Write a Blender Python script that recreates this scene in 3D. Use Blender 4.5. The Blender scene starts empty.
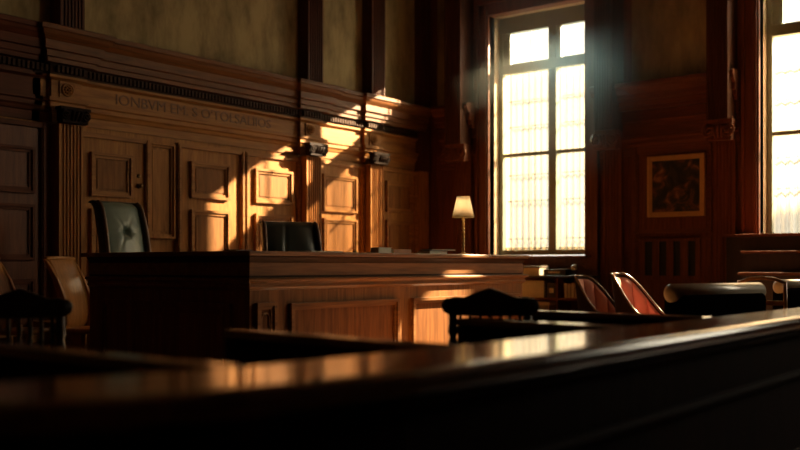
import bpy, math, random
from math import sin, cos, pi, radians, sqrt
from mathutils import Vector, Matrix

random.seed(4)
SC = bpy.context.scene
COL = SC.collection

# ------------------------------------------------------------------ materials
def _mat(name):
    m = bpy.data.materials.new(name); m.use_nodes = True
    nt = m.node_tree; nt.nodes.clear()
    out = nt.nodes.new('ShaderNodeOutputMaterial')
    return m, nt, out

def plain(name, col, rough=.5, metal=0.0, spec=.5, coat=0.0):
    m, nt, out = _mat(name)
    b = nt.nodes.new('ShaderNodeBsdfPrincipled')
    tc = nt.nodes.new('ShaderNodeTexCoord'); no = nt.nodes.new('ShaderNodeTexNoise')
    no.inputs['Scale'].default_value = 9.0; no.inputs['Detail'].default_value = 4
    nt.links.new(tc.outputs['Object'], no.inputs['Vector'])
    mx = nt.nodes.new('ShaderNodeMix'); mx.data_type = 'RGBA'
    mx.inputs[6].default_value = (*[c*.82 for c in col], 1); mx.inputs[7].default_value = (*[min(1, c*1.18) for c in col], 1)
    nt.links.new(no.outputs['Fac'], mx.inputs[0]); nt.links.new(mx.outputs[2], b.inputs['Base Color'])
    b.inputs['Roughness'].default_value = rough; b.inputs['Metallic'].default_value = metal
    b.inputs['Specular IOR Level'].default_value = spec; b.inputs['Coat Weight'].default_value = coat
    nt.links.new(b.outputs[0], out.inputs[0])
    return m

def wood(name, dark, light, rough=.38, grain='z', coat=0.0, scale=1.0, spec=.5):
    m, nt, out = _mat(name)
    b = nt.nodes.new('ShaderNodeBsdfPrincipled')
    tc = nt.nodes.new('ShaderNodeTexCoord'); mp = nt.nodes.new('ShaderNodeMapping')
    s = {'z': (9, 9, .7), 'x': (.7, 9, 9), 'y': (9, .7, 9)}[grain]
    mp.inputs['Scale'].default_value = [v*scale for v in s]
    nt.links.new(tc.outputs['Object'], mp.inputs['Vector'])
    n1 = nt.nodes.new('ShaderNodeTexNoise'); n1.inputs['Scale'].default_value = 1.6
    n1.inputs['Detail'].default_value = 8; n1.inputs['Distortion'].default_value = 1.1
    n2 = nt.nodes.new('ShaderNodeTexNoise'); n2.inputs['Scale'].default_value = 7
    n2.inputs['Detail'].default_value = 3
    nt.links.new(mp.outputs[0], n1.inputs['Vector']); nt.links.new(mp.outputs[0], n2.inputs['Vector'])
    ad = nt.nodes.new('ShaderNodeMath'); ad.operation = 'MULTIPLY_ADD'
    nt.links.new(n2.outputs['Fac'], ad.inputs[0]); ad.inputs[1].default_value = .45
    nt.links.new(n1.outputs['Fac'], ad.inputs[2])
    cr = nt.nodes.new('ShaderNodeValToRGB')
    cr.color_ramp.elements[0].position = .45; cr.color_ramp.elements[0].color = (*dark, 1)
    cr.color_ramp.elements[1].position = .92; cr.color_ramp.elements[1].color = (*light, 1)
    nt.links.new(ad.outputs[0], cr.inputs[0]); nt.links.new(cr.outputs[0], b.inputs['Base Color'])
    b.inputs['Roughness'].default_value = rough
    b.inputs['Coat Weight'].default_value = coat; b.inputs['Coat Roughness'].default_value = .12
    b.inputs['Specular IOR Level'].default_value = spec
    nt.links.new(b.outputs[0], out.inputs[0])
    return m

def plaster(name):
    m, nt, out = _mat(name)
    b = nt.nodes.new('ShaderNodeBsdfPrincipled')
    tc = nt.nodes.new('ShaderNodeTexCoord'); mp = nt.nodes.new('ShaderNodeMapping')
    mp.inputs['Scale'].default_value = (2.2, 2.2, .8)
    nt.links.new(tc.outputs['Object'], mp.inputs['Vector'])
    n1 = nt.nodes.new('ShaderNodeTexNoise'); n1.inputs['Scale'].default_value = 1.4; n1.inputs['Detail'].default_value = 10
    n1.inputs['Roughness'].default_value = .65
    nt.links.new(mp.outputs[0], n1.inputs['Vector'])
    cr = nt.nodes.new('ShaderNodeValToRGB')
    cr.color_ramp.elements[0].position = .3; cr.color_ramp.elements[0].color = (.13, .092, .038, 1)
    cr.color_ramp.elements[1].position = .62; cr.color_ramp.elements[1].color = (.38, .29, .14, 1)
    nt.links.new(n1.outputs['Fac'], cr.inputs[0]); nt.links.new(cr.outputs[0], b.inputs['Base Color'])
    b.inputs['Roughness'].default_value = .85
    nt.links.new(b.outputs[0], out.inputs[0])
    return m

def painting_mat(name):
    m, nt, out = _mat(name)
    b = nt.nodes.new('ShaderNodeBsdfPrincipled')
    tc = nt.nodes.new('ShaderNodeTexCoord')
    n1 = nt.nodes.new('ShaderNodeTexNoise'); n1.inputs['Scale'].default_value = 5.5; n1.inputs['Detail'].default_value = 6
    n1.inputs['Distortion'].default_value = .8
    n2 = nt.nodes.new('ShaderNodeTexNoise'); n2.inputs['Scale'].default_value = 3.1; n2.inputs['Detail'].default_value = 2
    for n in (n1, n2): nt.links.new(tc.outputs['Object'], n.inputs['Vector'])
    cr = nt.nodes.new('ShaderNodeValToRGB')
    e = cr.color_ramp.elements
    e[0].position = .40; e[0].color = (.012, .014, .016, 1)
    e[1].position = .72; e[1].color = (.38, .2, .09, 1)
    x = e.new(.52); x.color = (.05, .032, .02, 1)
    x = e.new(.60); x.color = (.16, .06, .03, 1)
    nt.links.new(n1.outputs['Fac'], cr.inputs[0])
    mx = nt.nodes.new('ShaderNodeMix'); mx.data_type = 'RGBA'; mx.blend_type = 'MULTIPLY'
    mx.inputs[0].default_value = .25
    nt.links.new(cr.outputs[0], mx.inputs[6]); nt.links.new(n2.outputs['Color'], mx.inputs[7])
    nt.links.new(mx.outputs[2], b.inputs['Base Color']); b.inputs['Roughness'].default_value = .4
    nt.links.new(b.outputs[0], out.inputs[0])
    return m

def sheer(name, col, transp):
    m, nt, out = _mat(name)
    tr = nt.nodes.new('ShaderNodeBsdfTransparent'); tr.inputs[0].default_value = (1, .95, .86, 1)
    tl = nt.nodes.new('ShaderNodeBsdfTranslucent'); tl.inputs[0].default_value = (*col, 1)
    df = nt.nodes.new('ShaderNodeBsdfDiffuse'); df.inputs[0].default_value = (*col, 1)
    a = nt.nodes.new('ShaderNodeMixShader'); a.inputs[0].default_value = .35
    nt.links.new(tl.outputs[0], a.inputs[1]); nt.links.new(df.outputs[0], a.inputs[2])
    # light and dark of the folds put in as upright stripes of density
    tc = nt.nodes.new('ShaderNodeTexCoord'); no = nt.nodes.new('ShaderNodeTexNoise'); no.inputs['Scale'].default_value = 1.0
    mp = nt.nodes.new('ShaderNodeMapping'); mp.inputs['Scale'].default_value = (0, 13, .12)
    nt.links.new(tc.outputs['Object'], mp.inputs['Vector']); nt.links.new(mp.outputs[0], no.inputs['Vector'])
    mr = nt.nodes.new('ShaderNodeMapRange'); mr.inputs[1].default_value = .3; mr.inputs[2].default_value = .7; mr.inputs[3].default_value = transp-.17; mr.inputs[4].default_value = transp+.17
    nt.links.new(no.outputs['Fac'], mr.inputs[0])
    b = nt.nodes.new('ShaderNodeMixShader'); nt.links.new(mr.outputs[0], b.inputs[0])
    nt.links.new(a.outputs[0], b.inputs[1]); nt.links.new(tr.outputs[0], b.inputs[2])
    nt.links.new(b.outputs[0], out.inputs[0])
    return m

def glass(name):
    m, nt, out = _mat(name)
    tr = nt.nodes.new('ShaderNodeBsdfTransparent'); tr.inputs[0].default_value = (.96, .97, .96, 1)
    gl = nt.nodes.new('ShaderNodeBsdfGlossy'); gl.inputs['Roughness'].default_value = .02
    a = nt.nodes.new('ShaderNodeMixShader'); a.inputs[0].default_value = .06
    nt.links.new(tr.outputs[0], a.inputs[1]); nt.links.new(gl.outputs[0], a.inputs[2])
    nt.links.new(a.outputs[0], out.inputs[0])
    return m

def shade_mat(name):
    m, nt, out = _mat(name)
    tl = nt.nodes.new('ShaderNodeBsdfTranslucent'); tl.inputs[0].default_value = (.9, .78, .58, 1)
    df = nt.nodes.new('ShaderNodeBsdfDiffuse'); df.inputs[0].default_value = (.9, .8, .62, 1)
    a = nt.nodes.new('ShaderNodeMixShader'); a.inputs[0].default_value = .55
    nt.links.new(tl.outputs[0], a.inputs[1]); nt.links.new(df.outputs[0], a.inputs[2])
    nt.links.new(a.outputs[0], out.inputs[0])
    return m

M = {}
M['oak'] = wood('oak_panelling', (.19, .080, .021), (.42, .19, .054), .5, spec=.12)
M['oak_h'] = wood('oak_mouldings', (.175, .072, .019), (.39, .175, .049), .48, 'x', spec=.14)
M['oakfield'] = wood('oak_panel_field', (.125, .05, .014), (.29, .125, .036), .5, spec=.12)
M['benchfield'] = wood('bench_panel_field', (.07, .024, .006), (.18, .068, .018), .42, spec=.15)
M['oakdark'] = wood('dark_oak_cornice', (.075, .029, .010), (.19, .072, .022), .45, 'x', spec=.18)
M['shade_oak'] = wood('painted_shade_oak', (.022, .009, .005), (.05, .021, .009), .6, 'x', spec=.1)  # dark tone is painted shade for the cornice soffit and bench recesses
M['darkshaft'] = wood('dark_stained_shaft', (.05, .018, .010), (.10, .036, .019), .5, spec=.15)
M['mahog'] = wood('mahogany_panelling', (.095, .030, .0145), (.185, .060, .026), .45, spec=.25)
M['left_shade'] = wood('left_shade_mouldings', (.065, .020, .010), (.13, .04, .019), .5, 'x', spec=.12)  # left bay only: the shade there is put into the colour
M['mahog_y'] = wood('mahogany_mouldings', (.09, .029, .0145), (.18, .058, .026), .42, 'y', spec=.3)
M['bench'] = wood('bench_oak', (.09, .035, .0095), (.23, .10, .030), .42, 'z', spec=.18)
M['bench_h'] = wood('bench_oak_mouldings', (.09, .035, .0095), (.23, .10, .030), .36, 'x', .0, spec=.3)
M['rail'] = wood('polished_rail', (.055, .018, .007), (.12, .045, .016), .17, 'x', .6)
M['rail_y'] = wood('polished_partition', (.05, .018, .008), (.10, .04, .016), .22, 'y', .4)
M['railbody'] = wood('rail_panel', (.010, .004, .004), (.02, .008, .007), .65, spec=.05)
M['dark'] = wood('dark_carved_wood', (.010, .005, .004), (.025, .012, .008), .36)
M['mattdark'] = wood('dull_dark_wood', (.008, .004, .003), (.02, .009, .006), .7, spec=.1)
M['chairwood'] = wood('golden_oak_chair', (.28, .115, .03), (.50, .235, .075), .28)
M['plaster'] = plaster('aged_plaster')
M['frame'] = plain('window_paint', (.29, .33, .27), .42)
M['bar'] = plain('glazing_bar_paint', (.10, .095, .08), .5)
M['reveal'] = wood('reveal_wood', (.40, .29, .19), (.60, .46, .31), .4)
M['curtain'] = sheer('sheer_curtain_cloth', (.20, .165, .115), .34)
M['hem'] = sheer('curtain_hem_cloth', (.16, .125, .08), .14)
M['glass'] = glass('window_glass')
M['floor'] = wood('floor_boards', (.16, .075, .03), (.32, .16, .07), .4, 'x')
M['ceil'] = plain('ceiling_paint', (.35, .27, .18), .8)
M['leather'] = plain('dark_green_leather', (.20, .27, .235), .33, 0, .6)
M['leather2'] = plain('black_green_leather', (.028, .042, .042), .28, 0, .6)
M['piping'] = plain('worn_leather_edging', (.17, .10, .065), .35)
M['blackleather'] = plain('black_leather', (.005, .004, .005), .85, 0, .0)
M['highlight_leather'] = plain('painted_highlight_leather', (.42, .37, .29), .28, 0, 1.0)  # pale colour paints a highlight onto black leather
M['red'] = plain('red_velvet', (.40, .165, .13), .6)
M['brass'] = plain('brass', (.72, .48, .19), .35, .55)
M['bronze'] = plain('aged_bronze', (.14, .085, .04), .4, 1.0)
M['steel'] = plain('dark_metal', (.06, .06, .06), .35, 1.0)
M['shade'] = shade_mat('lamp_shade_cloth')
M['gold'] = plain('gilt_frame', (.55, .33, .13), .4, .3)
M['paint'] = painting_mat('oil_painting')
M['slot'] = plain('grille_mesh', (.008, .008, .009), .6)
M['paper'] = plain('paper', (.78, .72, .6), .7)
M['orange'] = plain('orange_cover', (.48, .2, .08), .5)
M['green'] = plain('green_cover', (.12, .16, .07), .5)
M['grey'] = plain('grey_cover', (.26, .22, .19), .5)
M['redbook'] = plain('red_cover', (.28, .06, .03), .5)
M['blackbox'] = plain('black_box', (.02, .018, .018), .4)
M['white'] = plain('white_opal_glass', (.85, .82, .75), .25)
M['letter'] = plain('incised_letters', (.14, .052, .014), .6)

# ------------------------------------------------------------------ mesh builder
class MB:
    def __init__(self): self.v = []; self.f = []; self.smooth = []
    def add(self, vs, fs, smooth=False, mtx=None):
        o = len(self.v)
        self.v += [tuple(mtx @ Vector(p)) if mtx else tuple(p) for p in vs]
        self.f += [tuple(i+o for i in f) for f in fs]; self.smooth += [smooth]*len(fs)
        return self
    def box(self, x0, x1, y0, y1, z0, z1, mtx=None):
        vs = [(x, y, z) for z in (z0, z1) for y in (y0, y1) for x in (x0, x1)]
        return self.add(vs, [(0, 2, 3, 1), (4, 5, 7, 6), (0, 1, 5, 4), (2, 6, 7, 3), (0, 4, 6, 2), (1, 3, 7, 5)], False, mtx)
    def rbox(self, x0, x1, y0, y1, z0, z1, r=.02, mtx=None, seg=3):
        # rounded box: stacked rounded rectangles
        r = min(r, (x1-x0)/2.01, (y1-y0)/2.01, (z1-z0)/2.01)
        rings = []
        for i in range(seg+1):
            a = pi/2*i/seg; rings.append((z0+r-r*cos(a), r*(1-sin(a))))
        for i in range(seg+1):
            a = pi/2*i/seg; rings.append((z1-r+r*sin(a), r*(1-cos(a))))
        vs = []; n = 4*(seg+1)
        for z, ins in rings:
            rr = r-ins
            for (cx, cy, a0) in ((x1-r, y1-r, 0), (x0+r, y1-r, pi/2), (x0+r, y0+r, pi), (x1-r, y0+r, 1.5*pi)):
                for k in range(seg+1):
                    a = a0+pi/2*k/seg; vs.append((cx+rr*cos(a), cy+rr*sin(a), z))
        fs = []
        for j in range(len(rings)-1):
            for k in range(n):
                fs.append((j*n+k, j*n+(k+1) % n, (j+1)*n+(k+1) % n, (j+1)*n+k))
        fs.append(tuple(range(n))[::-1]); fs.append(tuple((len(rings)-1)*n+k for k in range(n)))
        return self.add(vs, fs, True, mtx)
    def prism(self, poly, axis, a0, a1, mtx=None):
        # poly in the two other axes; axis 'x': (y,z); 'y': (x,z); 'z': (x,y)
        n = len(poly)
        def P(p, a): return {'x': (a, p[0], p[1]), 'y': (p[0], a, p[1]), 'z': (p[0], p[1], a)}[axis]
        vs = [P(p, a0) for p in poly]+[P(p, a1) for p in poly]
        fs = [(i, (i+1) % n, n+(i+1) % n, n+i) for i in range(n)]+[tuple(range(n))[::-1], tuple(range(n, 2*n))]
        return self.add(vs, fs, False, mtx)
    def lathe(self, prof, c=(0, 0, 0), n=24, mtx=None, smooth=True):
        vs = []; fs = []
        for (r, z) in prof:
            for k in range(n):
                a = 2*pi*k/n; vs.append((c[0]+r*cos(a), c[1]+r*sin(a), c[2]+z))
        m = len(prof)
        for j in range(m-1):
            for k in range(n): fs.append((j*n+k, j*n+(k+1) % n, (j+1)*n+(k+1) % n, (j+1)*n+k))
        fs.append(tuple(range(n))[::-1]); fs.append(tuple((m-1)*n+k for k in range(n)))
        return self.add(vs, fs, smooth, mtx)
    def tube(self, pts, r, n=8, mtx=None):
        pts = [Vector(p) for p in pts]; rs = r if isinstance(r, (list, tuple)) else [r]*len(pts)
        vs = []; fs = []; up = Vector((.13, .27, 1)).normalized()
        for i, p in enumerate(pts):
            t = (pts[min(i+1, len(pts)-1)]-pts[max(i-1, 0)]).normalized()
            s = t.cross(up)
            if s.length < .05: s = t.cross(Vector((1, 0, 0)))
            s.normalize(); q = s.cross(t)
            for k in range(n):
                a = 2*pi*k/n; vs.append(tuple(p+(s*cos(a)+q*sin(a))*rs[i]))
        for j in range(len(pts)-1):
            for k in range(n): fs.append((j*n+k, j*n+(k+1) % n, (j+1)*n+(k+1) % n, (j+1)*n+k))
        fs.append(tuple(range(n))[::-1]); fs.append(tuple((len(pts)-1)*n+k for k in range(n)))
        return self.add(vs, fs, True, mtx)
    def grid(self, fn, nu, nv, mtx=None, smooth=True, closed=False):
        vs = [fn(i/nu, j/nv) for j in range(nv+1) for i in range(nu+1)]
        fs = [(j*(nu+1)+i, j*(nu+1)+i+1, (j+1)*(nu+1)+i+1, (j+1)*(nu+1)+i) for j in range(nv) for i in range(nu)]
        return self.add(vs, fs, smooth, mtx)
    def sweep(self, path, prof, side=1):
        # horizontal plan path [(x,y)], profile [(out,z)] with mitred corners; 'out' goes to the left of travel * side
        n = len(path); vs = []; fs = []; m = len(prof)
        for i in range(n):
            ds = []
            if i > 0: ds.append((Vector(path[i])-Vector(path[i-1])).normalized())
            if i < n-1: ds.append((Vector(path[i+1])-Vector(path[i])).normalized())
            ns = [Vector((-d.y, d.x))*side for d in ds]
            mt = ns[0] if len(ns) == 1 else (ns[0]+ns[1])/max(.15, 1+ns[0].dot(ns[1]))
            for (p, z) in prof: vs.append((path[i][0]+mt.x*p, path[i][1]+mt.y*p, z))
        for i in range(n-1):
            for k in range(m-1): fs.append((i*m+k, i*m+k+1, (i+1)*m+k+1, (i+1)*m+k))
        fs.append(tuple(range(m))); fs.append(tuple((n-1)*m+k for k in range(m))[::-1])
        return self.add(vs, fs)
    def build(self, name, mat, parent=None, loc=None, bevel=0.0):
        me = bpy.data.meshes.new(name)
        me.from_pydata(self.v, [], self.f); me.update()
        import bmesh
        bm = bmesh.new(); bm.from_mesh(me)
        bmesh.ops.recalc_face_normals(bm, faces=bm.faces[:]); bm.to_mesh(me); bm.free()
        for p, s in zip(me.polygons, self.smooth): p.use_smooth = s
        me.materials.append(mat)
        o = bpy.data.objects.new(name, me); COL.objects.link(o)
        if parent: o.parent = parent
        if loc: o.location = loc
        if bevel:
            b = o.modifiers.new('bevel', 'BEVEL'); b.width = bevel; b.segments = 2 if bevel < .02 else 5; b.limit_method = 'ANGLE'
        return o

def tag(o, label, cat, group=None):
    o['label'] = label; o['category'] = cat
    if group: o['group'] = group
    return o
def struct(o, label=None):
    o['kind'] = 'structure'
    if label: o['label'] = label
    return o
def thing(name, label, cat, loc, rz=0, group=None):
    o = bpy.data.objects.new(name, None); COL.objects.link(o); o.empty_display_size = .1
    o.location = loc; o.rotation_euler = (0, 0, rz)
    return tag(o, label, cat, group)
def sempty(name, loc=(0, 0, 0)):
    o = bpy.data.objects.new(name, None); COL.objects.link(o); o.location = loc; o.empty_display_size = .1
    return struct(o)
def copy_tree(o, parent=None):
    c = o.copy(); COL.objects.link(c)
    if parent: c.parent = parent
    for ch in [x for x in COL.objects if x.parent == o]: copy_tree(ch, c)
    return c

# ------------------------------------------------------------------ room shell
XW, YW, ZC = 14.2, 10.5, 6.9
X0, Y0 = -3.0, -9.0
TH = .15
WIN = [(6.95, 9.10), (2.31, 4.46), (-2.33, -.18)]       # window_1, window_2 and one further along, out of the frame
ZS, ZT = 1.42, 5.62

struct(MB().box(X0-.2, XW+.15, Y0-.2, YW+.2, -.2, 0).build('floor', M['floor']))
struct(MB().box(X0-.2, XW+.15, Y0-.2, YW+.2, ZC, ZC+.2).build('ceiling', M['ceil']))
struct(MB().box(X0-.2, XW+.15, YW, YW+.2, 0, ZC).build('wall_back', M['oak']))
struct(MB().box(X0-.2, X0, Y0-.2, YW, 0, ZC).build('wall_left', M['mahog']))
struct(MB().box(X0, XW+.15, Y0-.2, Y0, 0, ZC).build('wall_front', M['mahog']))
w = MB()
ys = [Y0]
for a, b in sorted(WIN): ys += [a+.30, b]
ys.append(YW)
for i in range(0, len(ys), 2): w.box(XW, XW+TH, ys[i], ys[i+1], 0, ZC)
for i in range(1, len(ys)-1, 2):
    lo, hi = (3.0, 6.6) if ys[i] < 0 else (ZS, ZT)
    w.box(XW, XW+TH, ys[i], ys[i+1], 0, lo); w.box(XW, XW+TH, ys[i], ys[i+1], hi, ZC)
struct(w.build('wall_right', M['mahog']))

# ---- raised dais behind the bench
d = MB()
d.box(5.97, 9.50, 6.86, 8.20, 0, .60); d.box(6.24, 13.0, 8.20, 10.42, 0, .60)
struct(d.build('dais', M['oak_h']), 'raised wooden dais behind the judge bench')
struct(MB().box(3.2, 6.22, 8.215, 10.42, 0, .15).build('dais_step', M['oak_h']), 'low wooden step beside the dais')

# ---- entablature profile (out, z)
ENT = [(0, 4.13), (.30, 4.10), (.34, 4.08), (.34, 4.03), (.32, 4.02), (.30, 3.98), (.26, 3.94), (.24, 3.92), (.24, 3.82),
       (.20, 3.81), (.20, 3.74), (.17, 3.73), (.17, 3.68), (.06, 3.68), (.06, 3.55), (.09, 3.55), (.09, 3.52), (.05, 3.50),
       (.04, 3.49), (.04, 3.29), (.10, 3.28), (.10, 3.235), (.075, 3.22), (.075, 3.17), (.05, 3.15), (.035, 3.11), (.02, 3.10), (.02, 2.99), (0, 2.99)]
PIL = [(6.55, 6.88), (10.84, 11.18), (12.39, 12.74), (13.85, 14.12)]    # back wall pilasters (x range)
PP = .20; ER = .06
path = [(6.30, YW)]
for a, b in PIL[:3]: path += [(a, YW), (a, YW-ER), (b, YW-ER), (b, YW)]
path += [(13.98, YW)]
cor = sempty('trim_1', (0, 0, 0)); cor['label'] = 'heavy oak cornice and inscribed frieze along the back wall'
MB().sweep(path, [p for p in ENT if p[1] >= 3.68], -1).build('cornice', M['oakdark'], cor)
MB().sweep(path, [(0, 3.68)]+[p for p in ENT if p[1] < 3.679], -1).build('frieze', M['oak_h'], cor)
MB().sweep([(X0, YW), (6.40, YW)], ENT, -1).build('cornice', M['left_shade'], cor)  # left run coloured darker to paint in the shade at that end
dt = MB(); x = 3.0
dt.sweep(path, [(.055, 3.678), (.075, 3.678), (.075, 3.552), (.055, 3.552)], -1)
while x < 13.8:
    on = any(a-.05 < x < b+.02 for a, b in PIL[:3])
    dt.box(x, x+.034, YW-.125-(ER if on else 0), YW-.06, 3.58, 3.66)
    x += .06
o = dt.build('dentil_shade_band', M['shade_oak'], cor); o['kind'] = 'stuff'  # dark strip behind the dentils paints the shade under the cornice
def text_obj(name, s, size, mtx, mat, parent, ext=.004, width=None):
    cu = bpy.data.curves.new(name, 'FONT'); cu.body = s; cu.size = size; cu.extrude = ext
    t = bpy.data.objects.new(name+'_tmp', cu); COL.objects.link(t)
    dg = bpy.context.evaluated_depsgraph_get()
    me = bpy.data.meshes.new_from_object(t.evaluated_get(dg)); bpy.data.objects.remove(t)
    xs = [v.co.x for v in me.vertices]; k = (width/(max(xs)-min(xs))) if width else 1
    for v in me.vertices: v.co.x *= k
    me.transform(mtx); me.materials.clear(); me.materials.append(mat)
    o = bpy.data.objects.new(name, me); COL.objects.link(o); o.parent = parent
    return o
text_obj('inscription', "IONBVM EM. S O'TOLSALIIOS", .19, Matrix.Translation((7.45, YW-.043, 3.325)) @ Matrix.Rotation(pi/2, 4, 'X'), M['letter'], cor, width=2.75)

def ent_right(name, segs, label):
    e = sempty(name); e['label'] = label
    MB().sweep(segs, ENT, -1).build('cornice', M['mahog_y'], e)
    return e
ent_right('trim_2', [(XW, 10.14), (XW, 9.36)], 'dark cornice between the room corner and the tall window')
RP = [(6.585, 6.895), (4.79, 5.10), (9.44, 9.775)]
ent_right('trim_3', [(XW, 7.02), (XW, 4.74)], 'dark cornice above the framed painting')
ent_right('trim_4', [(XW, 2.36), (XW, .2)], 'dark cornice beyond the right-hand window')

# ---- pilasters
def flute_poly(w0, w1, base, out, n=6):
    # cross-section across [w0,w1]; face at base-out with n grooves  -> list of (w, depth)
    p = [(w0, base), (w0, base-out)]
    mrg = .025; st = (w1-w0-2*mrg)/n
    for k in range(n):
        a = w0+mrg+k*st
        p += [(a+.12*st, base-out), (a+.28*st, base-out+.016), (a+.72*st, base-out+.016), (a+.88*st, base-out)]
    p += [(w1, base-out), (w1, base)]
    return p
def rosette(mb, c, n, r):
    # c centre; n 'y' (faces -y) or 'x' (faces -x)
    rot = Matrix.Translation(c) @ (Matrix.Rotation(pi/2, 4, 'X') if n == 'y' else Matrix.Rotation(-pi/2, 4, 'Y'))
    mb.lathe([(r, 0), (r, .012), (r*.85, .02), (r*.75, .01), (r*.7, .008)], n=20, mtx=rot)
    for k in range(8):
        a = k*pi/4
        mb.lathe([(.001, .028), (r*.16, .022), (r*.2, .008), (r*.2, .002)], (r*.45*cos(a), r*.45*sin(a), 0), 8, rot)
    mb.lathe([(r*.2, .0), (r*.2, .025), (r*.1, .035), (.001, .037)], n=10, mtx=rot)
def scroll_capital(mb, n, a0, a1, face, z0, z1):
    """carved capital: abacus, two volutes, a central leaf and beads; faces -y ('y') or -x ('x')"""
    def T(a, o, z): return (a, face-o, z) if n == 'y' else (face-o, a, z)
    def bx(a, b, o0, o1, za, zb):
        if n == 'y': mb.box(a, b, face-o1, face-o0, za, zb)
        else: mb.box(face-o1, face-o0, a, b, za, zb)
    h = z1-z0
    bx(a0-.05, a1+.05, -.05, .075, z1-h*.22, z1); bx(a0-.03, a1+.03, -.05, .05, z0, z1-h*.22); bx(a0-.02, a1+.02, -.05, .06, z0-.02, z0+.012)
    for s, ac in ((1, a0), (-1, a1)):
        pts = []
        for k in range(20):
            t = k/19; ang = t*3.6*pi; r = h*.36*(1-.8*t)
            pts.append(T(ac+s*(.02)+r*cos(ang+pi/2)*s, .07+.02*t, z0+h*.42+r*sin(ang+pi/2)))
        mb.tube(pts, h*.08, 6)
    am = (a0+a1)/2
    for q in (-1, 0, 1):
        pts = [T(am+q*.045, .05, z0+.01), T(am+q*.055, .085, z0+h*.4), T(am+q*.06, .11, z0+h*.66), T(am+q*.07, .09, z0+h*.74)]
        mb.tube(pts, [.014, .026, .02, .008], 8)
tn = 5
for i, (a, b) in enumerate(PIL):
    e = sempty('trim_%d' % tn); tn += 1
    e['label'] = ['fluted oak pilaster left of the carved wall doors', 'dark oak pilaster behind the judge chairs',
                  'dark oak pilaster right of the sunlit wall panel', 'dark oak pilaster in the room corner'][i]
    out = PP if i < 3 else .14
    MB().prism(flute_poly(a, b, YW, out), 'z', .60 if i else .15, 2.96).build('shaft', M['oak'], e)
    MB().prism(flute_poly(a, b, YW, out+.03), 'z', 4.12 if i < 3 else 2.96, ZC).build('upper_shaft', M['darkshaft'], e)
    if i < 3:
        c = MB(); scroll_capital(c, 'y', a+.01, b-.01, YW-out-.03, 2.99, 3.16); c.build('capital', M['mattdark'], e)
        r = MB(); m = (a+b)/2
        r.box(m-.105, m+.105, YW-ER-.06, YW-ER-.02, 3.29, 3.49)
        rosette(r, (m, YW-ER-.06, 3.39), 'y', .085); r.build('rosette', M['oak_h'], e)
    bs = MB(); bs.box(a-.03, b+.03, YW-out-.03, YW, .6 if i else .15, .78 if i else .4); bs.build('plinth', M['oak_h'], e)
for i, (a, b) in enumerate(RP):
    e = sempty('trim_%d' % tn); tn += 1
    e['label'] = ['fluted mahogany pilaster left of the framed painting', 'fluted mahogany pilaster right of the framed painting',
                  'fluted mahogany pilaster left of the tall window'][i]
    def sw(p): return [(q[1], q[0]) for q in p]
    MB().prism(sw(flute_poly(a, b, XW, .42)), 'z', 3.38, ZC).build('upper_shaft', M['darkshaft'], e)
    MB().prism(sw(flute_poly(a, b, XW, .10, 5)), 'z', .0, 3.10).build('shaft', M['mahog'], e)
    c = MB(); c.box(XW-.30, XW, a, b, 3.10, 3.38); scroll_capital(c, 'x', a, b, XW-.30, 3.10, 3.38); c.build('capital', M['mahog'], e)

# ---- plaster fields above the cornice
def field(name, lo, hi, wall, mat, label):
    mb = MB()
    if wall == 'y': mb.box(lo, hi, YW-.02, YW, 4.0, ZC-.05)
    else: mb.box(XW-.02, XW, lo, hi, 4.0, ZC-.05)
    o = mb.build(name, mat); return struct(o, label)
fl = [(-2.9, 6.54), (6.89, 10.83), (11.19, 12.38), (12.75, 13.84)]
for k, (a, b) in enumerate(fl):
    field('trim_%d' % tn, a, b, 'y', M['plaster'], 'aged ochre plaster field above the back wall cornice'); tn += 1
for (a, b) in ((5.12, 6.44), (9.79, 10.22)):
    field('trim_%d' % tn, a, b, 'x', M['plaster'], 'aged ochre plaster field on the window wall'); tn += 1

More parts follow.
